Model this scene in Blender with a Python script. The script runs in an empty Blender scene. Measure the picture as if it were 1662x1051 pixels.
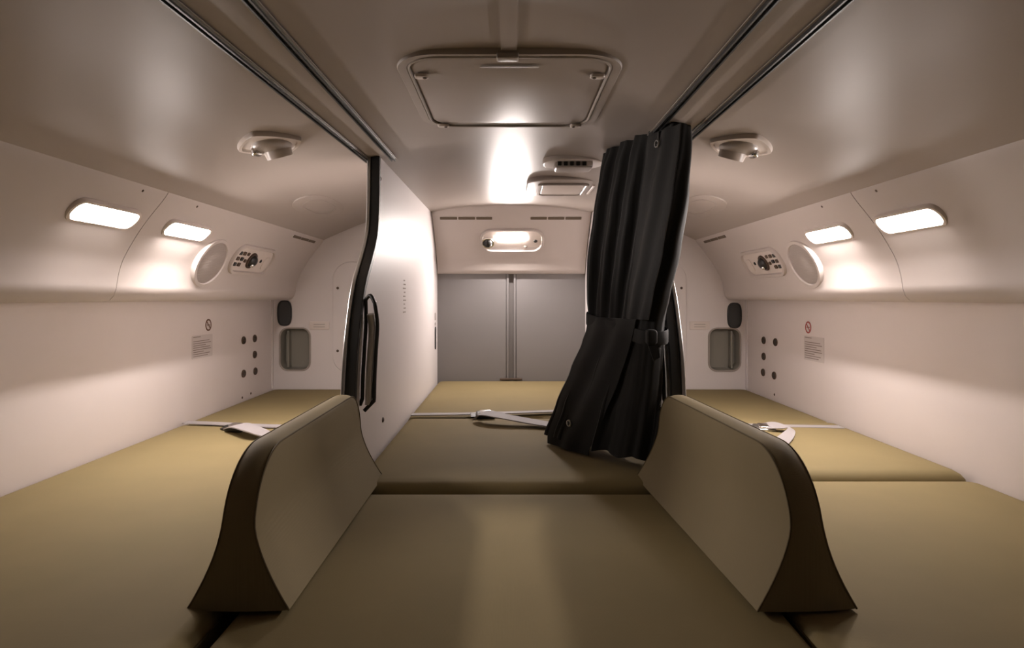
import bpy, bmesh, math, random
from mathutils import Vector, Matrix
from mathutils.geometry import tessellate_polygon
random.seed(4)
C = bpy.context.scene.collection
S = bpy.context.scene
PI = math.pi
# ------------------------------------------------------------------ camera, world, exposure
CZ = 1.0                      # eye height; every coordinate below is measured from the eye: x right, y ahead, z up
F = 1000.0; VX = 827.0; VY = 482.0          # focal length and principal point in pixels of the 1662 x 1051 frame
cam = bpy.data.cameras.new('camera'); cam.sensor_width = 36; cam.lens = F/1662*36
cam.shift_x = (831-VX)/1662; cam.shift_y = -(525.5-VY)/1662; cam.clip_start = .01
co = bpy.data.objects.new('camera', cam); C.objects.link(co); co.location = (0, 0, CZ); co.rotation_euler = (PI/2, 0, 0)
S.camera = co
w = bpy.data.worlds.new('world'); S.world = w; w.use_nodes = True
w.node_tree.nodes['Background'].inputs[0].default_value = (.9, .75, .65, 1)
w.node_tree.nodes['Background'].inputs[1].default_value = .01
S.view_settings.view_transform = 'Standard'; S.view_settings.look = 'None'
S.view_settings.gamma = 1; S.view_settings.exposure = 0.0; S.view_settings.use_curve_mapping = False
NEAR_LAMP = 66.0; SIDE_LAMP = 320.0; MID_LAMP = 400.0; LAMP_COL = (1, .89, .84)   # the five lenses light the room

# ------------------------------------------------------------------ materials
def mat(name, col, rough=.5, spec=.5, metal=0, bump=None, var=None, coat=0, sheen=0):
    m = bpy.data.materials.new(name); m.use_nodes = True; nt = m.node_tree; b = nt.nodes['Principled BSDF']
    b.inputs['Base Color'].default_value = (*col, 1); b.inputs['Roughness'].default_value = rough
    b.inputs['Specular IOR Level'].default_value = spec; b.inputs['Metallic'].default_value = metal
    b.inputs['Coat Weight'].default_value = coat; b.inputs['Coat Roughness'].default_value = .25
    b.inputs['Sheen Weight'].default_value = sheen
    tc = nt.nodes.new('ShaderNodeTexCoord')
    if var:                                      # var = (scale, amount): soft mottling of the colour
        n = nt.nodes.new('ShaderNodeTexNoise'); n.inputs['Scale'].default_value = var[0]; n.inputs['Detail'].default_value = 4
        nt.links.new(tc.outputs['Object'], n.inputs['Vector'])
        mx = nt.nodes.new('ShaderNodeMix'); mx.data_type = 'RGBA'
        mx.inputs[6].default_value = (*[c*(1-var[1]) for c in col], 1); mx.inputs[7].default_value = (*[min(1, c*(1+var[1])) for c in col], 1)
        nt.links.new(n.outputs['Fac'], mx.inputs[0]); nt.links.new(mx.outputs[2], b.inputs['Base Color'])
    if bump:                                     # bump = (kind, scale, strength, distance)
        if bump[0] == 'noise':
            n = nt.nodes.new('ShaderNodeTexNoise'); n.inputs['Scale'].default_value = bump[1]; n.inputs['Detail'].default_value = 3
            nt.links.new(tc.outputs['Object'], n.inputs['Vector']); out = n.outputs['Fac']
        else:                                    # woven threads
            a = nt.nodes.new('ShaderNodeTexWave'); a.bands_direction = 'X'; a.inputs['Scale'].default_value = bump[1]; a.inputs['Distortion'].default_value = .6
            c = nt.nodes.new('ShaderNodeTexWave'); c.bands_direction = 'Y'; c.inputs['Scale'].default_value = bump[1]; c.inputs['Distortion'].default_value = .6
            for k in (a, c): nt.links.new(tc.outputs['Object'], k.inputs['Vector'])
            ad = nt.nodes.new('ShaderNodeMath'); nt.links.new(a.outputs['Fac'], ad.inputs[0]); nt.links.new(c.outputs['Fac'], ad.inputs[1]); out = ad.outputs[0]
        bp = nt.nodes.new('ShaderNodeBump'); bp.inputs['Strength'].default_value = bump[2]; bp.inputs['Distance'].default_value = bump[3]
        nt.links.new(out, bp.inputs['Height']); nt.links.new(bp.outputs['Normal'], b.inputs['Normal'])
    return m
def lampmat(name, strength):
    m = bpy.data.materials.new(name); m.use_nodes = True; b = m.node_tree.nodes['Principled BSDF']
    b.inputs['Base Color'].default_value = (.9, .9, .88, 1); b.inputs['Emission Color'].default_value = (*LAMP_COL, 1)
    b.inputs['Emission Strength'].default_value = strength; return m
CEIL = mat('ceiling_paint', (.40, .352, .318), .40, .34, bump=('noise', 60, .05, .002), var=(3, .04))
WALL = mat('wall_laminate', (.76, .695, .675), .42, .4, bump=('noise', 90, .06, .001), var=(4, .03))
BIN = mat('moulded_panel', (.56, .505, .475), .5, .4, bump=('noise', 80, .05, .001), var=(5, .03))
ENDW = mat('end_wall_laminate', (.66, .61, .59), .5, .4, var=(4, .03))
GREY = mat('grey_panel', (.255, .243, .243), .5, .3, bump=('noise', 120, .08, .001), var=(3, .04))
GREYD = mat('grey_channel', (.22, .205, .2), .4, .4)
PART = mat('partition_laminate', (.78, .735, .73), .46, .36, bump=('noise', 90, .05, .001))
PLAS = mat('white_plastic', (.66, .59, .54), .3, .5)
PLASD = mat('taupe_plastic', (.36, .315, .28), .4, .4)
SLOT = mat('slot_brown', (.13, .10, .07), .6, .3)
DARK = mat('black_plastic', (.012, .011, .010), .35, .5)
RUB = mat('black_rubber_trim', (.022, .023, .023), .45, .5)
VENTG = mat('vent_mesh_grey', (.055, .055, .055), .6, .4, bump=('weave', 120, .5, .002))
POCK = mat('pocket_liner', (.25, .235, .2), .5, .3)
METAL = mat('brushed_metal', (.55, .55, .54), .3, .5, 1)
INSERT = mat('satin_alloy', (.60, .585, .57), .35, .5, .25)
CHROME = mat('chrome', (.75, .75, .75), .15, .5, 1)
KHAKI = mat('khaki_fabric', (.235, .184, .090), .75, .15, bump=('weave', 190, .10, .0012), var=(9, .07))
KHAKID = mat('khaki_seam', (.13, .10, .055), .8, .2)
BOLF = mat('bolster_fabric', (.225, .180, .102), .75, .15, bump=('weave', 190, .10, .0012), var=(9, .06))
CURT = mat('charcoal_curtain_cloth', (.013, .0127, .012), .75, .25, bump=('weave', 220, .12, .001), var=(12, .12), sheen=.12)
BELT = mat('belt_webbing', (.36, .33, .33), .5, .4, bump=('weave', 260, .4, .001))
INK = mat('placard_ink', (.27, .215, .195), .6, .2)
LABEL = mat('placard_film', (.63, .57, .55), .3, .4)
REDI = mat('red_ink', (.42, .08, .07), .5, .3); BRNI = mat('brown_ink', (.16, .08, .05), .5, .3)
NEARW = mat('dark_stairwell_lining', (.05, .045, .04), .7, .3)
GRILLE = mat('speaker_cloth', (.40, .355, .33), .8, .2, bump=('weave', 150, .5, .001))
SOCK = mat('socket_bronze', (.085, .055, .038), .6, .5)
L_SIDE = lampmat('lamp_lens_glow', SIDE_LAMP); L_NEAR = lampmat('lamp_lens_glow_near', NEAR_LAMP); L_MID = lampmat('lamp_lens_glow_middle', MID_LAMP)

# ------------------------------------------------------------------ geometry helpers
class Fr:                                        # a local frame on a surface: u, v in the surface, n into the room
    def __init__(s, o, u, v): s.o = Vector(o); s.u = Vector(u).normalized(); s.v = Vector(v).normalized(); s.n = s.u.cross(s.v).normalized()
    def __call__(s, a, b, c=0): return s.o + s.u*a + s.v*b + s.n*c
    def at(s, a, b, c=0): return Fr(s(a, b, c), s.u, s.v)
class M:
    def __init__(s): s.v = []; s.f = []
    def add(s, vs, fs):
        k = len(s.v); s.v += [Vector(x) for x in vs]; s.f += [tuple(i+k for i in f) for f in fs]; return s
    def prism(s, fr, ol, n0, n1, bev=0):         # outline raised from n0 to n1 with a rounded rim
        n = len(ol); rings = [(ol, n0)]
        if bev:
            cx = sum(p[0] for p in ol)/n; cy = sum(p[1] for p in ol)/n
            W = max(abs(p[0]-cx) for p in ol); H = max(abs(p[1]-cy) for p in ol)
            sg = 1 if n1 > n0 else -1
            for a in (0, .35, .7, 1):
                t = a*PI/2; d = bev*(1-math.cos(t)); ki = 1-d/W; kj = 1-d/H
                rings.append(([(cx+(p[0]-cx)*ki, cy+(p[1]-cy)*kj) for p in ol], n1-sg*bev*(1-math.sin(t))))
        else: rings.append((ol, n1))
        vs = [fr(p[0], p[1], h) for r, h in rings for p in r]; fs = []
        for r in range(len(rings)-1):
            for i in range(n): j = (i+1) % n; fs.append((r*n+i, r*n+j, (r+1)*n+j, (r+1)*n+i))
        fs.append(tuple(range(n))[::-1]); fs.append(tuple((len(rings)-1)*n+i for i in range(n)))
        return s.add(vs, fs)
    def ring(s, fr, o, i_, n0, n1, ch=.0):       # flat ring between two outlines of equal count
        n = len(o); mid = [((a[0]+b[0])/2, (a[1]+b[1])/2) for a, b in zip(o, i_)]
        def lerp(A, B, t): return [(a[0]+(b[0]-a[0])*t, a[1]+(b[1]-a[1])*t) for a, b in zip(A, B)]
        R = [(o, n0), (o, n0+(n1-n0)*.6), (lerp(o, i_, .2), n1), (lerp(o, i_, .8), n1), (i_, n0+(n1-n0)*.6), (i_, n0)]
        vs = [fr(p[0], p[1], h) for r, h in R for p in r]; fs = []
        for r in range(6):
            q = (r+1) % 6
            for i in range(n): j = (i+1) % n; fs.append((r*n+i, r*n+j, q*n+j, q*n+i))
        return s.add(vs, fs)
    def box(s, lo, hi):
        x0, y0, z0 = lo; x1, y1, z1 = hi
        return s.add([(x, y, z) for x in (x0, x1) for y in (y0, y1) for z in (z0, z1)],
                     [(0, 1, 3, 2), (4, 6, 7, 5), (0, 4, 5, 1), (2, 3, 7, 6), (0, 2, 6, 4), (1, 5, 7, 3)])
    def tube(s, pts, r, n=10, closed=False, flat=1):
        pts = [Vector(p) for p in pts]; N = len(pts); vs = []; fs = []; up = None
        for k, p in enumerate(pts):
            a = pts[(k-1) % N] if (closed or k) else p; b = pts[(k+1) % N] if (closed or k < N-1) else p
            t = (b-a).normalized()
            if up is None: up = t.orthogonal().normalized()
            up = (up-t*up.dot(t)).normalized(); q = t.cross(up)
            for i in range(n): th = 2*PI*i/n; vs.append(p+up*math.cos(th)*r+q*math.sin(th)*r*flat)
        for k in range(N if closed else N-1):
            kk = (k+1) % N
            for i in range(n): j = (i+1) % n; fs.append((k*n+i, k*n+j, kk*n+j, kk*n+i))
        if not closed: fs.append(tuple(range(n))); fs.append(tuple((N-1)*n+i for i in range(n)))
        return s.add(vs, fs)
    def dome(s, fr, ru, rv, h, nu=20, nv=6, n0=0):
        vs = []; fs = []
        for j in range(nv):
            t = j/nv*PI/2
            for i in range(nu): a = 2*PI*i/nu; vs.append(fr(ru*math.cos(t)*math.cos(a), rv*math.cos(t)*math.sin(a), n0+h*math.sin(t)))
        vs.append(fr(0, 0, n0+h)); top = len(vs)-1
        for j in range(nv-1):
            for i in range(nu): k = (i+1) % nu; fs.append((j*nu+i, j*nu+k, (j+1)*nu+k, (j+1)*nu+i))
        for i in range(nu): fs.append(((nv-1)*nu+i, (nv-1)*nu+(i+1) % nu, top))
        fs.append(tuple(range(nu)))
        return s.add(vs, fs)
    def sweep(s, prof, y0, y1, ys=None):         # closed profile (x, z) swept along y
        n = len(prof); ys = ys or [y0, y1]; vs = [(p[0], y, p[1]) for y in ys for p in prof]; fs = []
        for k in range(len(ys)-1):
            for i in range(n): j = (i+1) % n; fs.append((k*n+i, k*n+j, (k+1)*n+j, (k+1)*n+i))
        fs.append(tuple(range(n))); fs.append(tuple((len(ys)-1)*n+i for i in range(n)))
        return s.add(vs, fs)
    def holed(s, fr, outer, holes, n0, n1):      # slab with holes right through it
        loops = [outer]+holes; P = [Vector((a, b, 0)) for l in loops for a, b in l]
        tris = tessellate_polygon([[Vector((a, b, 0)) for a, b in l] for l in loops]); K = len(P)
        vs = [fr(p.x, p.y, n1) for p in P]+[fr(p.x, p.y, n0) for p in P]
        fs = [tuple(t) for t in tris]+[tuple(i+K for i in t[::-1]) for t in tris]; b = 0
        for l in loops:
            for i in range(len(l)): j = (i+1) % len(l); fs.append((b+i, b+j, b+j+K, b+i+K))
            b += len(l)
        return s.add(vs, fs)
    def ribbon(s, pts, wid, th):                 # strap: points and the direction of its width at each
        vs = []; fs = []; N = len(pts)
        for k in range(N):
            p = Vector(pts[k]); t = (Vector(pts[min(k+1, N-1)])-Vector(pts[max(k-1, 0)])).normalized(); wv = Vector(wid[k])
            nn = t.cross(wv).normalized()*th/2
            vs += [p-wv/2-nn, p+wv/2-nn, p+wv/2+nn, p-wv/2+nn]
        for k in range(N-1):
            for i in range(4): j = (i+1) % 4; fs.append((k*4+i, k*4+j, k*4+4+j, k*4+4+i))
        fs += [(0, 1, 2, 3), tuple((N-1)*4+i for i in range(4))]
        return s.add(vs, fs)
def rr(wd, h, r, n=6, cx=0, cy=0):
    o = []
    for sx, sy, a0 in ((1, 1, 0), (-1, 1, 90), (-1, -1, 180), (1, -1, 270)):
        for k in range(n+1): a = math.radians(a0+90*k/n); o.append((cx+sx*(wd/2-r)+r*math.cos(a), cy+sy*(h/2-r)+r*math.sin(a)))
    return o
def ell(a, b, n=32, e=2.0, cx=0, cy=0):
    o = []
    for k in range(n):
        t = 2*PI*k/n; c, s_ = math.cos(t), math.sin(t)
        o.append((cx+a*math.copysign(abs(c)**(2/e), c), cy+b*math.copysign(abs(s_)**(2/e), s_)))
    return o
def cr(pts, n=6):                                # smooth curve through points
    P = [Vector(p) for p in pts]; o = []
    for i in range(len(P)-1):
        a, b, c, d = P[max(i-1, 0)], P[i], P[i+1], P[min(i+2, len(P)-1)]
        for k in range(n):
            t = k/n; o.append(.5*((2*b)+(c-a)*t+(2*a-5*b+4*c-d)*t*t+(3*b-3*c+d-a)*t**3))
    o.append(P[-1]); return o
def obj(name, m, material, parent=None, smooth=35, label=None, kind=None, bevel=0, loc=None):
    bm = bmesh.new(); off = Vector((0, 0, CZ))
    base = Vector(parent['_b']) if parent is not None and '_b' in parent else None
    if base is None:
        base = Vector(loc) if loc is not None else Vector((0, 0, 0))
    vs = [bm.verts.new(v-base) for v in m.v]
    for f in m.f:
        try: bm.faces.new([vs[i] for i in f])
        except ValueError: pass
    bmesh.ops.recalc_face_normals(bm, faces=bm.faces)
    me = bpy.data.meshes.new(name); bm.to_mesh(me); bm.free()
    me.shade_smooth(); me.set_sharp_from_angle(angle=math.radians(smooth)); me.materials.append(material)
    o = bpy.data.objects.new(name, me); C.objects.link(o)
    if parent is not None: o.parent = parent; o['_b'] = tuple(base)
    else: o.location = base+off; o['_b'] = tuple(base)
    if bevel:
        b = o.modifiers.new('bevel', 'BEVEL'); b.width = bevel; b.segments = 3; b.limit_method = 'ANGLE'
    if label: o['label'] = label
    if kind: o['kind'] = kind
    return o
def thing(name, label, cat, loc, group=None):
    o = bpy.data.objects.new(name, None); C.objects.link(o); o.location = Vector(loc)+Vector((0, 0, CZ)); o['_b'] = tuple(loc)
    o.empty_display_size = .05; o['label'] = label; o['category'] = cat
    if group: o['group'] = group
    return o
def tag(o, label, cat, group=None):
    o['label'] = label; o['category'] = cat
    if group: o['group'] = group
    return o
def struct(name, m, material, **k): return obj(name, m, material, kind='structure', **k)
def screw(fr, parent, r=.004, m=None, name='screw'):
    q = M(); q.dome(fr, r, r, r*.5, 10, 3); return obj(name, q, m or SOCK, parent)

# ------------------------------------------------------------------ the setting
WX = 1.04; YS = 2.70; YM = 2.963; YB = -.9; MZ = -.40; DZ = -.50
ceil_half = [(0, .402), (.12, .400), (.25, .390), (.345, .376), (.48, .358), (.58, .340), (.65, .320), (.72, .292), (.78, .266), (.835, .240)]
def ceil_z(x):
    x = abs(x)
    for (a, za), (b, zb) in zip(ceil_half, ceil_half[1:]):
        if x <= b: return za+(zb-za)*(x-a)/(b-a)
    return ceil_half[-1][1]
struct('floor', M().box((-WX-.03, YB-.02, DZ-.04), (WX+.03, YM+.06, DZ)), NEARW)
cp = cr([(-x, z, 0) for x, z in ceil_half[::-1]]+[(x, z, 0) for x, z in ceil_half[1:]], 5)
prof = [(p.x, p.y) for p in cp]; prof = prof+[(.87, .46), (-.87, .46)]
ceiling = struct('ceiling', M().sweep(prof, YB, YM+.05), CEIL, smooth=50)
wl = struct('wall_left', M().box((-WX-.03, YB, DZ), (-WX, YS+.03, .28)), WALL)
wr = struct('wall_right', M().box((WX, YB, DZ), (WX+.03, YS+.03, .28)), WALL)
struct('wall_near', M().box((-WX-.03, YB-.04, DZ), (WX+.03, YB, .46)), NEARW)
# panels of the middle back wall
wf = struct('wall_far', M().box((-.39, YM+.012, DZ), (.40, YM+.05, .42)), GREYD)
obj('panel', M().box((-.352, YM, DZ+.02), (-.016, YM+.012, .2)), GREY, wf, bevel=.002)
obj('panel', M().box((.032, YM, DZ+.02), (.372, YM+.012, .2)), GREY, wf, bevel=.002)
q = M().box((-.014, YM-.004, MZ), (-.004, YM+.012, .2)); q.box((.020, YM-.004, MZ), (.030, YM+.012, .2)); obj('channel_rail', q, GREY, wf, bevel=.001)
obj('floor_bracket', M().box((-.046, YM-.02, MZ+.003), (.060, YM, MZ+.012)), SOCK, wf, bevel=.002)
# end walls of the side bunks, with a pocket each
def end_wall(sd):
    nm = 'wall_far_left' if sd < 0 else 'wall_far_right'
    fr = Fr((0, YS, 0), (1, 0, 0), (0, 0, 1)); xs = sorted((sd*WX, sd*.375))
    if sd < 0: pc = (-.94, -.228); pw, ph = .128, .180; oc = (-.985, -.070)
    else: pc = (.942, -.230); pw, ph = .134, .182; oc = (.985, -.080)
    hole = rr(pw, ph, .035, 6, *pc)
    top = [(x, min(.44, ceil_z(x)+.03)) for x in (xs[1], (xs[0]+xs[1])/2, xs[0])] 
    outer = [(xs[0], DZ), (xs[1], DZ)]+top
    q = M().holed(fr, outer, [hole], -.03, 0); o = struct(nm, q, ENDW, smooth=30)
    q = M(); n = len(hole); vs = [fr(a, b, 0) for a, b in hole]+[fr(a*.9+pc[0]*.1, b*.92+pc[1]*.08, -.045) for a, b in hole]
    q.add(vs, [(i, (i+1) % n, (i+1) % n+n, i+n) for i in range(n)]+[tuple(range(n, 2*n))]); pk = obj('pocket', q, POCK, o, label='grey beige recessed pocket with rounded corners')
    obj('pocket_rim', M().ring(fr, rr(pw+.012, ph+.012, .04, 6, *pc), rr(pw-.002, ph-.002, .034, 6, *pc), -.001, .004), PLASD, o)
    sx = -sd; c = pc[0]
    # stiffener leaning inside the pocket
    obj('pocket_divider', M().prism(fr.at(c-sx*.035, pc[1]), rr(.008, ph*.9, .003), -.04, -.012), POCK, o)
    # flush hatch on the end wall
    hx0, hx1 = sorted((sd*.775, sd*.40)); f2 = fr.at((hx0+hx1)/2, -.09)
    q = M().prism(f2, rr(hx1-hx0, .49, .08, 8), 0, .005, .003); h = obj('access_hatch', q, ENDW, o)
    for zz in (.04, -.235): screw(fr.at(sd*.752, zz, .005), o, .006, name='stud')
    f3 = fr.at(sd*.833, -.124)
    q = M().prism(f3, rr(.088, .036, .004), 0, .003, .001); obj('label_plate', q, PLAS, o, label='small white blank looking plate')
    q = M()
    for k in range(2): q.prism(f3.at(0, .005-.011*k), rr(.05, .003, .001), .003, .0036)
    obj('label_print', q, GRILLE, o)
    # dark oval vent
    v = thing('wall_vent', ('dark mesh oval vent above the pocket on the left end wall' if sd < 0 else 'dark mesh oval vent above the pocket on the right end wall'), 'vent', fr(*oc))
    f4 = fr.at(*oc); a = .029; b = .053
    obj('frame', M().ring(f4, ell(a+.003, b+.003, 32, 3), ell(a-.004, b-.004, 32, 3), 0, .008), RUB, v)
    obj('mesh_screen', M().prism(f4, ell(a-.004, b-.004, 32, 3), 0, .004), VENTG, v)
    return o
wfl = end_wall(-1); wfr = end_wall(1)

# ------------------------------------------------------------------ overhead moulded panels (bins)
BINP = [(-.938, .022), (-.934, .05), (-.924, .085), (-.906, .120), (-.884, .156), (-.858, .192), (-.832, .224), (-.816, .246), (-.812, .258)]
bsm = cr([(a, b, 0) for a, b in BINP], 4); bsm = [(p.x, p.y) for p in bsm]
def bin_frame(sd, Y, z):
    for (a, za), (b, zb) in zip(bsm, bsm[1:]):
        if z <= zb:
            t = (z-za)/(zb-za); x = a+(b-a)*t; vx = b-a; vz = zb-za; break
    return Fr((x*-sd, Y, z) if False else (x if sd < 0 else -x, Y, z), (0, 1, 0) if sd < 0 else (0, -1, 0), (vx if sd < 0 else -vx, 0, vz))
BCL = {-1: [(-1, 'left'), ], 1: [(1, 'right')]}
for sd, nm in ((-1, 'left'), (1, 'right')):
    for k, (y0, y1) in enumerate(((YB, 1.469), (1.4715, YS))):
        pr = bsm+[(-.845, .262), (-WX+.002, .262), (-WX+.002, -.012), (-.972, -.012), (-.955, -.008), (-.944, .004)]
        pr = [(x if sd < 0 else -x, z) for x, z in pr]
        t = thing('overhead_panel', ('near' if k == 0 else 'far')+' section of the moulded cream panel above the '+nm+' bunk, '+('holding the longer looking lamp' if k == 0 else 'holding lamp, speaker and slots'), 'panel', (sd*.92, (y0+y1)/2, 0))
        obj('shell', M().sweep(pr, y0, y1), BIN, t, smooth=45)
        if k == 1:
            for Yc, L in ((2.395, .082), (2.485, .082), (2.572, .076)):
                obj('air_slot', M().prism(bin_frame(sd, Yc, .233), rr(L, .011, .003), -.001, .0015), SLOT, t)
        for Yc in ((1.38,) if k == 0 else (1.62,)): screw(bin_frame(sd, Yc, .238), t, .0035)

def bin_chord(sd, Y, z, h):
    a = bin_frame(sd, Y, z-h).o; b = bin_frame(sd, Y, z+h).o
    return Fr((a+b)/2, (0, 1, 0) if sd < 0 else (0, -1, 0), b-a)
def lamp(sd, Yc, L, H, z, label):
    f = bin_frame(sd, Yc, z); th = math.radians(9); f = Fr(f.o+f.n*.002, f.u, f.v*math.cos(th)+f.n*math.sin(th))   # lens tilted down to the bunk
    t = thing('wall_lamp', label, 'lamp', f(0, 0), 'lamps above the side bunks')
    obj('bezel', M().ring(f, rr(L+.026, H+.018, (H+.018)*.48, 8), rr(L, H, H*.42, 8), -.012, .0035), PLAS, t)
    obj('lens', M().prism(f, rr(L-.002, H-.002, H*.42, 8), -.006, .0035, .002), L_NEAR if Yc < 1.5 else L_SIDE, t)
lamp(-1, 1.325, .198, .042, .176, 'longer looking glowing lamp nearer the camera above the left bunk')
lamp(-1, 1.660, .200, .038, .178, 'shorter looking glowing lamp beside the speaker above the left bunk')
lamp(1, 1.350, .198, .042, .168, 'longer looking glowing lamp nearer the camera above the right bunk')
lamp(1, 1.685, .200, .038, .172, 'shorter looking glowing lamp beside the speaker above the right bunk')

def speaker(sd, Yc, z, label):
    f = bin_chord(sd, Yc, z, .060); t = thing('speaker', label, 'speaker', f(0, 0))
    obj('ring', M().ring(f, ell(.090, .082, 40), ell(.074, .066, 40), -.012, .006), BIN, t)
    obj('grille', M().prism(f, ell(.076, .068, 40), -.010, .002, .002), GRILLE, t, label='flat grey cloth grille')
speaker(-1, 1.872, .104, 'round cloth covered speaker in the panel above the left bunk')
speaker(1, 1.90, .102, 'round cloth covered speaker in the panel above the right bunk')

def controls(sd, Yc, z, label):
    f = bin_chord(sd, Yc, z, .036); g = -1 if sd < 0 else 1; t = thing('control_panel', label, 'control panel', f(0, 0))
    obj('tray', M().prism(f, rr(.30, .088, .04, 8), -.004, .001), PLAS, t)
    obj('rim', M().ring(f, rr(.325, .112, .05, 8), rr(.298, .086, .038, 8), -.004, .009), BIN, t)
    for i in range(2):
        for j in range(3):
            b = f.at(g*(.125-.030*i), .022-.021*j, .001); obj('button', M().prism(b, rr(.018, .013, .003), 0, .004, .001), DARK if (i+j) % 2 == 0 else SOCK, t)
    for j in range(2):
        obj('button', M().prism(f.at(g*.065, .022-.026*j, .001), rr(.014, .012, .003), 0, .004, .001), SOCK, t)
    b = f.at(g*.018, 0, .001)
    q = M().dome(b, .024, .024, .022); rl = obj('reading_light', q, DARK, t, label='black swivelling ball light')
    q = M(); q.ring(b, ell(.030, .030, 24), ell(.023, .023, 24), 0, .006); obj('collar', q, SOCK, rl)
    obj('light_lens', M().dome(b.at(g*.006, -.012, .014), .009, .008, .007, 12, 4), CHROME, rl)
    obj('jack', M().dome(f.at(-g*.062, .002, .001), .007, .007, .004, 12, 3), DARK, t)
    obj('jack_cover', M().prism(f.at(-g*.11, -.004, .001), rr(.045, .05, .012), 0, .003, .001), PLAS, t)
controls(-1, 2.16, .128, 'recessed tray of buttons and black reading light above the left bunk')
controls(1, 2.20, .122, 'recessed tray of buttons and black reading light above the right bunk')

# ------------------------------------------------------------------ valance over the middle bunk
VP = cr([(2.935, .128, 0), (2.925, .150, 0), (2.905, .19, 0), (2.868, .235, 0), (2.815, .290, 0), (2.755, .345, 0), (2.715, .385, 0), (2.700, .404, 0)], 4)
VP = [(p.x, p.y) for p in VP]
def val_frame(x, z):
    for (a, za), (b, zb) in zip(VP, VP[1:]):
        if z <= zb: t = (z-za)/(zb-za); y = a+(b-a)*t; return Fr((x, y, z), (1, 0, 0), (0, b-a, zb-za))
vt = thing('overhead_panel', 'cream panel above the back of the middle bunk, with two slots and a lamp', 'panel', (.008, 2.9, .12))
pr = VP+[(2.72, .41), (YM+.01, .41), (YM+.01, .112), (2.955, .112), (2.942, .116)]
vs = [(x, y, z) for x in (-.344, .361) for y, z in pr]; n = len(pr)
obj('shell', M().add(vs, [(i, (i+1) % n, (i+1) % n+n, i+n) for i in range(n)]+[tuple(range(n)), tuple(range(n, 2*n))]), BIN, vt, smooth=45)
for x0, x1 in ((-.312, -.232), (-.230, -.152), (-.150, -.076), (.092, .168), (.170, .246), (.248, .322)):
    obj('air_slot', M().prism(val_frame((x0+x1)/2, .352), rr(x1-x0-.003, .015, .003), -.001, .0015), SLOT, vt)
f = val_frame(.012, .262); t = thing('wall_lamp', 'glowing lamp in a rounded tray above the back of the middle bunk', 'lamp', f(0, 0))
obj('tray', M().prism(f, rr(.270, .115, .045, 8), -.006, .001), PLAS, t)
obj('rim', M().ring(f, rr(.295, .140, .055, 8), rr(.268, .113, .044, 8), -.006, .010), BIN, t)
obj('lens', M().prism(f.at(-.004, .018), rr(.140, .040, .019, 8), 0, .003, .001), L_MID, t)
b = f.at(-.112, -.012, .001); q = M().dome(b, .024, .024, .024); rl = obj('reading_light', q, DARK, t, label='black ball reading light')
obj('collar', M().ring(b, ell(.030, .030, 24), ell(.023, .023, 24), 0, .007), CHROME, rl)
obj('light_lens', M().dome(b.at(.01, -.004, .015), .009, .008, .007, 12, 4), CHROME, rl)
obj('button', M().dome(f.at(.108, -.004, .001), .009, .009, .006, 12, 3), DARK, t)
obj('button', M().dome(f.at(.062, -.038, .001), .009, .009, .005, 12, 3), PLASD, t)

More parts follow.
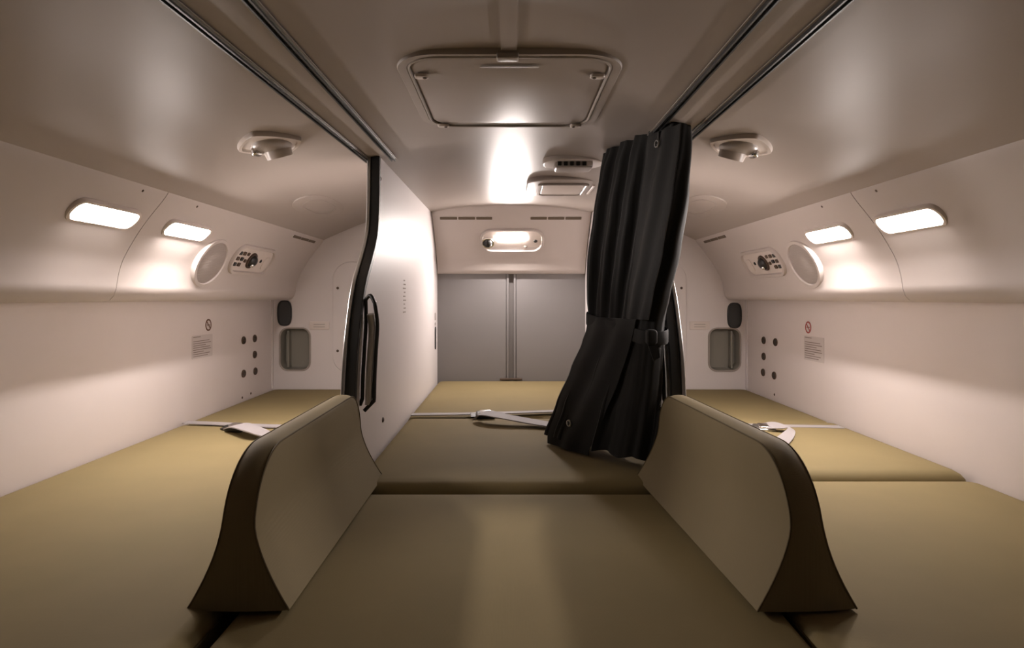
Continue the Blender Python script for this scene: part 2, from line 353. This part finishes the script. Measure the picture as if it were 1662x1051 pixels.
# ------------------------------------------------------------------ partitions either side of the middle bunk
EDGE = [(1.645, .375), (1.642, .29), (1.63, .186), (1.60, .135), (1.55, .088), (1.478, .02), (1.425, -.078), (1.40, -.15), (1.385, -.234), (1.38, -.32), (1.38, -.49)]
es = [(p.x, p.y) for p in cr([(a, b, 0) for a, b in EDGE], 4)]
def partition(sd, label):
    xi = -.347 if sd < 0 else .364; xo = xi+sd*.028
    t = thing('partition_panel', label, 'partition', ((xi+xo)/2, 2.2, DZ))
    pr = [(y+.012, z) for y, z in es]+[(YM+.01, -.49), (YM+.01, ceil_z(.36)+.008)]
    pr[0] = (pr[0][0], ceil_z(.36)+.008); n = len(pr)
    vs = [(x, y, z) for x in (xi, xo) for y, z in pr]
    obj('panel', M().add(vs, [(i, (i+1) % n, (i+1) % n+n, i+n) for i in range(n)]+[tuple(range(n)), tuple(range(n, 2*n))]), PART, t, smooth=25)
    def strip(x0, x1, d0, d1, nm, m, lab=None):
        vs = []; fs = []; K = len(es)
        for k in range(K):
            a = es[max(k-1, 0)]; b_ = es[min(k+1, K-1)]; ty, tz = b_[0]-a[0], b_[1]-a[1]; l = math.hypot(ty, tz); ny, nz = tz/l, -ty/l
            y, z = es[k]
            for x, d in ((x0, d0), (x1, d0), (x1, d1), (x0, d1)): vs.append((x, y+ny*d, z+nz*d))
        for k in range(K-1):
            for i in range(4): j = (i+1) % 4; fs.append((k*4+i, k*4+j, k*4+4+j, k*4+4+i))
        fs += [(0, 1, 2, 3), tuple((K-1)*4+i for i in range(4))]
        return obj(nm, M().add(vs, fs), m, t, label=lab, bevel=.002)
    strip(xi-sd*.0015, xo-sd*.006, -.010, .008, 'edge_trim', RUB, 'black rubber edge')
    strip(xo-sd*.006, xo+sd*.003, -.010, .012, 'metal_edge', METAL, 'thin silver edge strip')
    # grab handle: loop beside the front edge
    pts = [(1.424, -.010), (1.43, -.06), (1.415, -.12), (1.40, -.18), (1.394, -.235)]
    inn = cr([(xi-sd*.006, 1.462, -.006)]+[(xi-sd*.006, y+.034, z) for y, z in pts[1:]], 5)
    out = cr([(xi-sd*.030, 1.449, -.014)]+[(xi-sd*.034, y+.030, z-.004) for y, z in pts[1:]], 5)
    arch = cr([inn[0], Vector((xi-sd*.018, 1.457, .004)), out[0]], 5)
    obj('grab_handle', M().tube([(xi, 1.43, -.25)]+inn[::-1]+arch[1:-1]+out+[(xi-sd*.012, 1.42, -.262)], .0045, 12), RUB, t, label='dark looped grab handle')
    obj('handle_insert', M().tube([p+Vector((sd*.013, .002, -.010)) for p in out[2:]], .0085, 12), INSERT, t, label='silver strip inside the handle')
    fp = Fr((xi, 2.0, 0), (0, 1, 0), (0, 0, 1)) if sd < 0 else Fr((xi, 2.0, 0), (0, -1, 0), (0, 0, 1))
    g = 1 if sd < 0 else -1
    if sd < 0:
        screw(fp.at(-.345, .318), t, .006); screw(fp.at(-.315, -.335), t, .008)
        q = M()
        for k in range(9): q.prism(fp.at(.03+.007*(k % 2)*g, .055-.013*k), rr(.028+.012*((k*7) % 3), .004, .001), 0, .0006)
        obj('printed_notice', q, GRILLE, t, label='faint grey block of small print')
        obj('latch_slot', M().prism(fp.at(.87, -.19), rr(.030, .105, .012), 0, .004, .002), VENTG, t, label='dark upright latch slot')
        obj('small_sign', M().prism(fp.at(.87, -.09), rr(.028, .034, .004), 0, .002), GRILLE, t)
        obj('small_sign', M().prism(fp.at(.87, -.125), rr(.022, .014, .003), 0, .002), GRILLE, t)
    return t
partition(-1, 'white partition left of the middle bunk, its curved front edge trimmed in black')
partition(1, 'white partition right of the middle bunk, half hidden behind the dark curtain')

# ------------------------------------------------------------------ things on the side walls
def wall_pt(sd, px, py):
    Y = F*sd*WX/(px-VX); return Y, -(py-VY)*Y/F
def wall_frame(sd, px, py):
    Y, z = wall_pt(sd, px, py); return Fr((sd*WX, Y, z), (0, 1, 0) if sd < 0 else (0, -1, 0), (0, 0, 1))
SL = {-1: ['upper near', 'upper far', 'middle far', 'lower near', 'lower far'], 1: ['upper far', 'upper near', 'middle far', 'lower far', 'lower near']}
for sd, nm, pts in ((-1, 'left', [(395, 552), (413, 549), (413, 575), (395, 606), (414, 602)]), (1, 'right', [(1240, 552), (1259, 555), (1240, 578), (1239, 604), (1257, 609)])):
    for k, (px, py) in enumerate(pts):
        f = wall_frame(sd, px, py); r = .0155
        pos = SL[sd][k]
        t = thing('wall_socket', 'small round brown fitting on the '+nm+' wall, '+pos+' one of five', 'socket', f(0, 0), 'round fittings on the side walls')
        obj('flange', M().ring(f, ell(r*1.15, r, 20), ell(r*.72, r*.62, 20), 0, .004), SOCK, t)
        obj('face', M().prism(f, ell(r*.72, r*.62, 20), 0, .002), DARK, t)
        obj('key_bar', M().prism(f, rr(r*1.0, r*.28, .001), .002, .004), SOCK, t)
    # no smoking roundel and placard
    px, py = ((338, 527) if sd < 0 else (1312, 531)); f = wall_frame(sd, px, py); ink = BRNI if sd < 0 else REDI
    t = thing('no_smoking_sign', ('small dark brown round no smoking sign above the left wall placard' if sd < 0 else 'small red round no smoking sign above the right wall placard'), 'sign', f(0, 0))
    obj('disc', M().prism(f, ell(.019, .019, 24), 0, .0008), LABEL, t)
    obj('circle', M().ring(f, ell(.021, .021, 28), ell(.0155, .0155, 28), .0005, .0016), ink, t)
    q = M(); g = Fr(f(0, 0, .0008), f.u*.707-f.v*.707, f.u*.707+f.v*.707); q.prism(g, rr(.034, .004, .001), 0, .0007); obj('slash', q, ink, t)
    q = M().prism(f.at(0, 0, .0008), rr(.022, .004, .001), 0, .0004); obj('cigarette', q, INK, t)
    a, b_ = ((312, 345), (543, 580)) if sd < 0 else ((1305, 1337), (546, 586))
    f = wall_frame(sd, (a[0]+a[1])/2, (b_[0]+b_[1])/2)
    Y0, _ = wall_pt(sd, a[0], 500); Y1, _ = wall_pt(sd, a[1], 500); W = abs(Y1-Y0); H = (b_[1]-b_[0])*f.o.y/F
    t = thing('wall_placard', ('small printed instruction placard on the left wall below its round sign' if sd < 0 else 'small printed instruction placard on the right wall below its round sign'), 'placard', f(0, 0))
    obj('plate', M().prism(f, rr(W, H, .004), 0, .001), LABEL, t)
    q = M()
    for k in range(10):
        if k == 1: continue
        Lk = W*(.35 if k == 0 else (.86, .78, .86, .6, .82, .86, .5, .8, .7)[k-1]); q.prism(f.at(-W*.45+Lk/2, H*.43-k*H*.092, .001), rr(Lk, H*.03, .0005, 2), 0, .0005)
    obj('print', q, INK, t)
    for px, py in (((393, 645), (407, 638)) if sd < 0 else ((1257, 640),)): screw(wall_frame(sd, px, py), wl if sd < 0 else wr, .005)
    # upright joint where the wall laminate meets the end wall
    struct('trim_1' if sd < 0 else 'trim_2', M().box((sd*WX-.006, YS-.012, MZ), (sd*WX+.006, YS+.0, .0)), ENDW)

# ------------------------------------------------------------------ ceiling fittings
cf = lambda x, Y, dz=0: Fr((x, Y, ceil_z(x)+dz), (1, 0, 0), (0, -1, 0))
# escape hatch
f = Fr((0, 1.212, .3985), (1, 0, 0), (0, -1, 0)); t = thing('ceiling_hatch', 'large rounded ceiling hatch panel in a raised frame above the middle', 'hatch', f(0, 0))
obj('frame', M().ring(f, rr(.395, .437, .075, 10), rr(.346, .402, .055, 10), -.012, .006), CEIL, t)
obj('panel', M().prism(f, rr(.340, .396, .052, 10), -.010, .005, .004), CEIL, t, smooth=50)
q = M().tube([f(a, b, .005) for a, b in rr(.347, .408, .056, 8)], .0028, 8, True); obj('seal', q, PLASD, t)
for x, y in ((-.148, -.09), (.148, -.09), (-.150, -.193), (.150, -.193)): pass
for x, v in ((-.155, .125), (.155, .125), (-.150, -.188), (.150, -.188)):
    l = obj('latch', M().prism(f.at(x, v, .007), ell(.013, .009, 16, 3), 0, .005, .002), PLAS, t)
    obj('latch_stud', M().dome(f.at(x*.965, v, .011), .0045, .0045, .003, 10, 3), SOCK, l)
obj('embossed_bar', M().prism(f.at(0, .165, .007), rr(.10, .006, .003), 0, .001), CEIL, t)
q = M().prism(f.at(-.003, .208, .004), rr(.036, .020, .003), 0, .008, .002); obj('hinge_tab', q, PLASD, t)
q = M().prism(f.at(.002, -.213, .001), rr(.026, .012, .003), 0, .005, .002); obj('hinge_tab', q, PLASD, t)
# flat strip covers on the ceiling centre line
for y0, y1, x, lab in ((YB+.02, .992, -.001, 'flat cream strip cover on the ceiling in front of the hatch'), (1.432, 2.69, .003, 'flat cream strip cover on the ceiling between hatch and back lamp')):
    f = Fr((x, (y0+y1)/2, .4008 if y0 < 0 else .4012), (1, 0, 0), (0, -1, 0))
    tag(obj('strip_cover', M().prism(f, rr(.026, y1-y0, .002), -.004, .0032 if y0 < 0 else .0006), CEIL, loc=f(0, 0)), lab, 'strip cover')
# curtain rails
def rail(a, b, label):
    a = Vector(a); b = Vector(b); d = (b-a).normalized(); L = (b-a).length
    f = Fr((a+b)/2, (-d).cross((0, 0, -1)) if False else (1, 0, 0), -d)
    t = thing('curtain_rail', label, 'rail', f(0, 0), 'ceiling curtain rails')
    obj('flange', M().prism(f, rr(.020, L, .002), 0, .0012, .0005), PLASD, t)
    obj('track', M().prism(f.at(-.0045, 0, .0), rr(.003, L, .001), 0, .007), RUB, t)
    obj('track', M().prism(f.at(.0045, 0, .0), rr(.003, L, .001), 0, .007), RUB, t)
    obj('channel', M().prism(f, rr(.007, L-.004, .001), .001, .003), DARK, t, label='black groove of the rail')
    obj('lip', M().prism(f.at(.0068, 0, .0), rr(.0016, L*.98, .0005), 0, .004), METAL, t, label='thin bright lip')
def rp(px, py, x):                                # where a sight line meets the ceiling above x
    Y = F*x/(px-VX); return (x, Y, ceil_z(x)-.002)
rail((-.450, -.10, ceil_z(.45)-.001), (-.383, 1.67, ceil_z(.383)-.001), 'outer of the two dark ceiling rails on the left')
rail((-.340, -.10, ceil_z(.34)-.001), (-.318, 1.69, ceil_z(.318)-.001), 'inner of the two dark ceiling rails on the left')
rail((.334, -.10, ceil_z(.334)-.001), (.330, 1.66, ceil_z(.33)-.001), 'inner of the two dark ceiling rails on the right')
rail((.410, -.10, ceil_z(.41)-.001), (.414, 1.66, ceil_z(.414)-.001), 'outer of the two dark ceiling rails on the right')
# swivelling air nozzles
def nozzle(x, Y, sd, label):
    dz = (ceil_z(x+.01)-ceil_z(x-.01))/.02; f = Fr((x, Y, ceil_z(x)), (1, 0, dz), (0, -1, 0)); t = thing('air_nozzle', label, 'air vent', f(0, 0))
    obj('base_plate', M().prism(f, ell(.068, .085, 40, 1.35), -.004, .006, .003), PLAS, t)
    obj('rim', M().ring(f, ell(.072, .090, 40, 1.35), ell(.060, .075, 40, 1.35), -.004, .009), PLAS, t)
    obj('socket_dome', M().dome(f.at(-sd*.003, -.006, .004), .043, .052, .018), PLASD, t)
    g = f.at(-sd*.008, -.022, .012); ax = Vector((-sd*.25, .35, -1)).normalized(); u = Vector((0, 1, 0)).cross(ax).normalized(); g2 = Fr(g(0, 0), u, ax.cross(u)*1)
    if g2.n.dot(ax) < 0: g2 = Fr(g(0, 0), -u, ax.cross(u))
    obj('nozzle', M().ring(g2, ell(.031, .031, 28), ell(.019, .019, 28), -.02, .018), PLAS, t)
    obj('nozzle_core', M().dome(g2, .018, .018, .012), METAL, t)
    obj('dial', M().prism(f.at(sd*.032, .0, .006), ell(.010, .015, 16), 0, .018, .004), CHROME, t, label='bright knob of the nozzle')
nozzle(-.540, 1.385, -1, 'swivelling air nozzle on an oval plate, ceiling of the left bunk')
nozzle(.530, 1.410, 1, 'swivelling air nozzle on an oval plate, ceiling of the right bunk')
# ventilation outlet and mask box over the middle bunk
f = cf(.185, 1.80); t = thing('air_outlet', 'small oval ceiling outlet with dark slots beside the curtain', 'air vent', f(0, 0))
obj('base_plate', M().prism(f, ell(.088, .072, 40, 2.4), -.008, .008, .004), PLAS, t)
obj('hood', M().prism(f.at(0, .0, .0), rr(.11, .085, .02), .004, .024, .008), PLASD, t)
for k in range(5): obj('louvre_slot', M().prism(Fr(f(-.042+.0175*k, .043, .013), f.u, -f.n), rr(.011, .014, .002), -.002, .001), DARK, t)
obj('slider', M().prism(Fr(f(.044, .0425, .014), f.u, -f.n), rr(.016, .011, .002), -.002, .003), PLAS, t)
f = cf(.186, 2.20, .001); t = thing('mask_box', 'flat rounded cream ceiling box with inset lid behind the oval outlet', 'box', f(0, 0))
obj('base', M().prism(f, rr(.252, .36, .10, 10), -.012, .010, .008), CEIL, t, smooth=50)
obj('lid_frame', M().ring(f.at(0, 0, .009), rr(.176, .23, .03, 8), rr(.150, .204, .02, 8), 0, .008), CEIL, t)
obj('lid', M().prism(f.at(0, 0, .009), rr(.146, .20, .018, 8), 0, .005, .002), PLAS, t)
obj('pull_bar', M().prism(f.at(.104, .0, .009), rr(.008, .17, .003), 0, .007, .002), PLAS, t)
# embossed oval covers near the ends of the side ceilings
for sd in (-1, 1):
    x = sd*.66; dz = (ceil_z(x+.02)-ceil_z(x-.02))/.04; f = Fr((x, 2.14, ceil_z(x)-.001), (1, 0, dz), (0, -1, 0))
    t = thing('ceiling_cover', 'faint oval cover in the ceiling at the back of the '+('left' if sd < 0 else 'right')+' bunk', 'cover', f(0, 0))
    obj('plate', M().prism(f, ell(.062, .19, 40, 2.6), -.008, .003, .002), CEIL, t)
    obj('ridge', M().ring(f.at(0, 0, .002), ell(.04, .13, 40, 2.6), ell(.033, .12, 40, 2.6), 0, .003), CEIL, t)

# ------------------------------------------------------------------ mattresses
def mattress(x0, x1, y0, y1, top, label, r=.022, bow=.0, front=None):
    nx, ny = 16, 24; cx, cy = (x0+x1)/2, (y0+y1)/2; t = thing('mattress', label, 'mattress', (cx, cy, DZ))
    q = M(); prof_ = []
    ol = rr(x1-x0, y1-y0, .02, 4)
    fr = Fr((cx, cy, 0), (1, 0, 0), (0, 1, 0))
    W = (x1-x0)/2; H = (y1-y0)/2; n = len(ol); rings = [(0, DZ), (0, top-r)]
    for a in (.25, .5, .75, 1): rings.append((r*(1-math.cos(a*PI/2)), top-r+r*math.sin(a*PI/2)))
    rings.append((.05, top+bow*.3)); rings.append((.14, top+bow))
    vs = [(cx+p[0]*(1-d/W), cy+p[1]*(1-d/H), z) for d, z in rings for p in ol]; fs = []
    for k in range(len(rings)-1):
        for i in range(n): j = (i+1) % n; fs.append((k*n+i, k*n+j, (k+1)*n+j, (k+1)*n+i))
    fs.append(tuple((len(rings)-1)*n+i for i in range(n))); fs.append(tuple(range(n)))
    obj('cover', q.add(vs, fs), KHAKI, t, smooth=60)
    for z in (top-r*1.0,):
        obj('piping', M().tube([(cx+p[0], cy+p[1], z) for p in rr(x1-x0+.001, y1-y0+.001, .02, 4)], .0018, 6, True), KHAKID, t)
    return t
G = .003
mattress(-WX+G, -.379, YB+.01, 1.955, MZ, 'long khaki mattress of the left bunk, nearest the camera', bow=.002)
mattress(-WX+G, -.379, 1.961, YS-G, MZ, 'short khaki mattress at the far end of the left bunk', bow=.002)
mattress(-.358, .360, YB+.01, 1.292, MZ-.010, 'khaki mattress in the middle foreground between the two bolsters', r=.014, bow=.002)
mattress(-.343, .360, 1.308, 2.05, MZ+.002, 'khaki mattress of the middle bunk under the curtain hem', r=.03, bow=.003)
mattress(-.343, .360, 2.055, YM-G, MZ, 'khaki mattress at the far end of the middle bunk', bow=.002)
mattress(.367, WX-G, YB+.01, 1.375, MZ-.008, 'khaki mattress of the right bunk, nearest the camera', r=.012, bow=.002)
mattress(.396, WX-G, 1.382, 1.965, MZ+.006, 'khaki mattress with a thick front edge, middle of the right bunk', r=.03, bow=.003)
mattress(.396, WX-G, 1.971, YS-G, MZ, 'khaki mattress at the far end of the right bunk', bow=.002)

# ------------------------------------------------------------------ bolsters
def bolster(cx, y0, y1, ang, label, H=.195, flip=1):
    t = thing('bolster', label, 'bolster', (cx, y0, MZ)); r1 = .105; r2 = .065
    def w_(h): return .022+.044*max(0, 1-h/.115)**1.6-.003*h/H
    def yn(h): return y0+.004+(0 if h < H-r1 else r1-math.sqrt(max(0, r1*r1-(h-(H-r1))**2)))
    def yf(h): return y1-.075*h/H*.5-(0 if h < H-r2 else r2-math.sqrt(max(0, r2*r2-(h-(H-r2))**2)))
    hs = [H*(1-math.cos(k/22*PI/2)) if False else H*math.sin(k/22*PI/2) for k in range(23)]; ny = 26
    R = Matrix.Rotation(ang, 3, 'Z')
    def P(x, y, h): v = R @ Vector((x, y-y0, 0)); return (cx+v.x, y0+v.y, MZ+h-.003)
    grid = [[(yn(h)+(yf(h)-yn(h))*j/ny, h) for j in range(ny+1)] for h in hs]
    for s in (1, -1):
        vs = []; 
        for i, row in enumerate(grid):
            for j, (y, h) in enumerate(row):
                bulge = .006*math.sin(PI*i/22)**.7*math.sin(PI*j/ny)**.5 if 0 < i < 22 and 0 < j < ny else 0
                vs.append(P(s*(w_(h)+bulge), y, h))
        fs = [(i*(ny+1)+j, i*(ny+1)+j+1, (i+1)*(ny+1)+j+1, (i+1)*(ny+1)+j) for i in range(22) for j in range(ny)]
        obj('side_cover', M().add(vs, fs), BOLF, t, smooth=60)
    border = [g[0] for g in grid]+grid[-1][1:]+[g[-1] for g in grid[-2::-1]]
    vs = []; nb = len(border); ks = 6
    bd = border
    for (y, h) in bd:
        for k in range(ks+1):
            a = k/ks*2-1; vs.append(P(a*w_(h), y-(0 if h > .6*H else 0), h))
    # puff the band outwards a little
    for i in range(nb):
        a = bd[max(i-1, 0)]; b_ = bd[min(i+1, nb-1)]; ty, th = b_[0]-a[0], b_[1]-a[1]; l = math.hypot(ty, th) or 1; ny_, nh_ = -th/l, ty/l
        for k in range(ks+1):
            a_ = k/ks*2-1; d = .004*(1-a_*a_); v = Vector(vs[i*(ks+1)+k]); vv = R @ Vector((0, ny_*d, 0)); vs[i*(ks+1)+k] = (v.x+vv.x, v.y+vv.y, v.z+nh_*d)
    fs = [(i*(ks+1)+k, i*(ks+1)+k+1, (i+1)*(ks+1)+k+1, (i+1)*(ks+1)+k) for i in range(nb-1) for k in range(ks)]
    fs.append(tuple([k for k in range(ks+1)]+[(nb-1)*(ks+1)+k for k in range(ks, -1, -1)]))
    obj('gusset', M().add(vs, fs), BOLF, t, smooth=60, label='band round the top and ends')
    for s in (1, -1):
        obj('piping', M().tube([P(s*w_(h), y, h) for y, h in bd], .0014, 6), KHAKID, t)
bolster(-.350, .790, 1.385, 0, 'khaki bolster left of the foreground mattress, standing on edge')
bolster(.384, .790, 1.385, math.radians(3.4), 'khaki bolster right of the foreground mattress, below the dark curtain')

# ------------------------------------------------------------------ curtain
rows = [  # z, front-right end (x, y), back-left end (x, y), half thickness, fold depth
 (.385, (.368, 1.335), (.270, 1.640), .020, .007), (.33, (.366, 1.335), (.262, 1.640), .024, .010), (.22, (.358, 1.345), (.252, 1.635), .028, .011), (.10, (.346, 1.37), (.242, 1.62), .029, .011),
 (.00, (.330, 1.38), (.238, 1.60), .029, .009), (-.06, (.322, 1.39), (.236, 1.58), .028, .006), (-.085, (.320, 1.39), (.230, 1.575), .028, .005), (-.11, (.320, 1.40), (.222, 1.58), .029, .006),
 (-.19, (.316, 1.41), (.198, 1.61), .033, .009), (-.28, (.308, 1.43), (.170, 1.64), .037, .012), (-.372, (.298, 1.45), (.146, 1.67), .040, .014)]
NU = 150; tt = thing('curtain', 'dark charcoal gathered curtain tied at its middle, hanging beside the right partition', 'curtain', (.25, 1.5, MZ))
def section(A, B, th, fd, zz, row):
    A = Vector((*A, 0)); B = Vector((*B, 0)); d = (B-A); L = d.length; d.normalize(); nrm = Vector((-d.y, d.x, 0))  # nrm points to the left-front side
    if nrm.x > 0: nrm = -nrm
    o = []
    per = 2*L+2*PI*th
    for k in range(NU):
        s = k/NU*per
        if s < L: base = A+d*s+nrm*th; nn = nrm; u = s/L
        elif s < L+PI*th: a = (s-L)/th; nn = nrm*math.cos(a)+d*math.sin(a); base = B+nn*th; u = 1
        elif s < 2*L+PI*th: u = 1-(s-L-PI*th)/L; base = A+d*(L*u)-nrm*th; nn = -nrm
        else: a = (s-2*L-PI*th)/th; nn = -nrm*math.cos(a)-d*math.sin(a); base = A+nn*th; u = 0
        u2 = k/NU
        fade = min(1, max(.12, (u-.16)*5)) if s < L else (1 if s < 2*L else .5)
        wv = math.sin(2*PI*(11*u2)+1.1*math.sin(zz*6)+.8*math.sin(7*u2))+.35*math.sin(2*PI*31*u2+zz*9)
        sharp = math.copysign(abs(wv)**.75, wv)
        p = base+nn*fd*sharp*fade; o.append((p.x, p.y, zz+ (0 if row != 'top' else .004*math.sin(30*u2))))
    return o
def interp(z):
    for a, b in zip(rows, rows[1:]):
        if b[0] <= z <= a[0]:
            t = (a[0]-z)/(a[0]-b[0]); t = t*t*(3-2*t)*.4+t*.6
            l = lambda p, q: p+(q-p)*t
            return (l(a[1][0], b[1][0]), l(a[1][1], b[1][1])), (l(a[2][0], b[2][0]), l(a[2][1], b[2][1])), l(a[3], b[3]), l(a[4], b[4])
NR = 60; zs = [.385+(-.372-.385)*k/NR for k in range(NR+1)]; vs = []; fs = []
for k, z in enumerate(zs):
    A, B, th, fd = interp(max(-.372, min(.385, z))); ring = section(A, B, th, fd, z, '')
    if k >= NR-6:                                # hem dips and lifts with the folds
        ring = [(x, y, zz-.004*math.sin(9*i/NU*2*PI)*(k-NR+6)/6) for i, (x, y, zz) in enumerate(ring)]
    vs += ring
for k in range(NR):
    for i in range(NU): j = (i+1) % NU; fs.append((k*NU+i, k*NU+j, (k+1)*NU+j, (k+1)*NU+i))
fs.append(tuple(range(NU)))
obj('cloth', M().add(vs, fs), CURT, tt, smooth=70)
# hemmed lead edge of the curtain: a flat flap running down its front
def flap(u0, u1, off, zt, zb, nm, n=14):
    vs = []; fs = []; K = 40
    for k in range(K+1):
        z = zt+(zb-zt)*k/K; A, B, th, fd = interp(max(-.372, z)); a = Vector((*A, 0)); b = Vector((*B, 0)); d = b-a; nr = Vector((-d.y, d.x, 0)).normalized()
        if nr.x > 0: nr = -nr
        for i in range(n+1):
            u = u0(z)+(u1(z)-u0(z))*i/n; p = a+d*u+nr*(th+off+.003*math.sin(i/n*PI)+.004*math.sin(i/n*PI)*math.sin(z*9+i*.8)); vs.append((p.x, p.y, z))
        for i in range(n, -1, -1):
            u = u0(z)+(u1(z)-u0(z))*i/n; p = a+d*u+nr*(th+off-.003+.004*math.sin(i/n*PI)*math.sin(z*9+i*.8)); vs.append((p.x, p.y, z))
    m_ = 2*(n+1)
    for k in range(K):
        for i in range(m_): j = (i+1) % m_; fs.append((k*m_+i, k*m_+j, (k+1)*m_+j, (k+1)*m_+i))
    fs += [tuple(range(m_)), tuple(K*m_+i for i in range(m_))]
    return obj(nm, M().add(vs, fs), CURT, tt, smooth=50)
flap(lambda z: -.15+.06*(.37-z), lambda z: .22+.12*(.37-z), .006, .362, -.05, 'lead_hem')
flap(lambda z: .06+.36*(-.05-z)/.33, lambda z: 1.03, .009, -.05, -.390, 'lower_flap')
# tie band
A, B, th, fd = interp(-.075); q = M(); vs = []; fs = []
band = section(A, B, th+.007, 0, 0, ''); nB = len(band)
zc = [-.070, -.073, -.098, -.101]; of = [0, .002, .002, 0]
cxx = sum(p[0] for p in band)/nB; cyy = sum(p[1] for p in band)/nB
for zz, o_ in zip(zc, of):
    for p in band: dd = Vector((p[0]-cxx, p[1]-cyy, 0)).normalized()*o_; vs.append((p[0]+dd.x, p[1]+dd.y, zz+.16*(p[1]-1.39)))
for k in range(3):
    for i in range(nB): j = (i+1) % nB; fs.append((k*nB+i, k*nB+j, (k+1)*nB+j, (k+1)*nB+i))
obj('tie_band', M().add(vs, fs), CURT, tt, smooth=60, label='dark cloth band tying the curtain')
kn = Fr((.312, 1.356, -.088), (1, .1, 0), (0, 0, 1))
obj('tie_knot', M().prism(kn, rr(.024, .034, .008), -.010, .010, .005), CURT, tt)
obj('tie_tail', M().ribbon([(.312, 1.352, -.100), (.318, 1.35, -.118), (.322, 1.348, -.136)], [(.02, 0, 0), (.018, 0, .004), (.014, 0, .008)], .004), CURT, tt)
def snap(u, z, off):
    A, B, th, fd = interp(z); a = Vector((*A, 0)); b = Vector((*B, 0)); d = (b-a); nr = Vector((-d.y, d.x, 0)).normalized()
    if nr.x > 0: nr = -nr
    p = a+d*u+nr*(th+off); f = Fr((p.x, p.y, z), (0, 0, 1), nr.cross(Vector((0, 0, 1))))
    if f.n.dot(nr) < 0: f = Fr((p.x, p.y, z), (0, 0, -1), nr.cross(Vector((0, 0, 1))))
    o = obj('snap', M().ring(f, ell(.009, .009, 20), ell(.0055, .0055, 20), 0, .004), METAL, tt, label='silver press stud')
    obj('snap_core', M().dome(f, .004, .004, .003, 12, 3), DARK, o)
snap(.08, .335, .012); snap(.74, -.320, .016)
# carriers that hold it in the rail
for Yc in (1.36, 1.44, 1.52, 1.60):
    obj('glider', M().prism(Fr((.331, Yc, ceil_z(.331)-.018), (1, 0, 0), (0, -1, 0)), rr(.008, .012, .002), -.004, .022), DARK, tt)

# ------------------------------------------------------------------ lap belts
def pt(px, py, h=0):                              # point on the mattress plane seen at a pixel
    Y = -MZ*F/(py-VY); return Vector(((px-VX)*Y/F, Y, MZ+h))
def belt(label, lie, loose, buckle, loc):
    t = thing('lap_belt', label, 'seat belt', loc)
    P = cr([pt(*p) for p in lie], 6); obj('webbing', M().ribbon(P, [(0, .036, 0)]*len(P), .003), BELT, t)
    P = cr([Vector(p[0]) for p in loose], 6); Wd = cr([p[1] for p in loose], 6); obj('loose_webbing', M().ribbon(P, Wd, .003), BELT, t)
    b, ux, lab = buckle; f = Fr(b, ux, Vector((-ux[1], ux[0], .25)))
    bb = obj('buckle', M().prism(f, rr(.062, .040, .007), 0, .012, .003), METAL if lab else DARK, t)
    obj('release_tab', M().prism(f.at(.0, .0, .012), rr(.036, .028, .005), 0, .005, .002), CHROME, bb)
    obj('tongue', M().prism(f.at(-.038, 0, .002), rr(.022, .030, .003), 0, .004), DARK, t)
def lp(px, py, h, wv): p = pt(px, py); k = 1-h/-MZ; return (Vector((p.x*k, p.y*k, MZ+h)), wv)
h_ = .012
belt('pale lap belt lying across the middle bunk, its loose end doubled back',
     [(668, 677, .010), (760, 676, .010), (860, 673, .010), (925, 671, .010)],
     [lp(930, 694, .012, (.030, .048, 0)), lp(870, 685, .018, (.034, .050, 0)), lp(820, 676, .030, (.034, .050, 0)), lp(786, 670, .034, (.03, .045, .006)), lp(773, 677, .016, (.02, .04, .01))],
     (pt(788, 680, .010), (1, .12, 0), False), pt(800, 680))
belt('grey lap belt across the left bunk, its buckle end half hidden by the left bolster',
     [(300, 688, .006), (350, 690, .006), (410, 693, .006), (470, 695, .006)],
     [lp(374, 692, .014, (.02, .05, .004)), lp(390, 690, .026, (.028, .058, 0)), lp(412, 697, .026, (.03, .055, -.004)), lp(432, 704, .014, (.02, .045, 0)), lp(455, 706, .010, (.01, .040, 0)), lp(480, 708, .008, (0, .038, 0))],
     (pt(384, 700, .006), (1, -.35, 0), False), pt(400, 697))
belt('grey lap belt across the right bunk with a metal buckle and folded webbing',
     [(1190, 693, .008), (1250, 695, .008), (1310, 696, .008), (1366, 697, .008)],
     [lp(1236, 692, .018, (0, .034, .006)), lp(1262, 690, .026, (.0, .040, .010)), lp(1283, 696, .020, (.03, .03, -.01)), lp(1274, 710, .016, (.05, .004, 0)), lp(1258, 724, .010, (.052, -.01, 0))],
     (pt(1240, 702, .008), (1, -.1, 0), True), pt(1250, 700))
for o in bpy.data.objects:
    if '_b' in o: del o['_b']
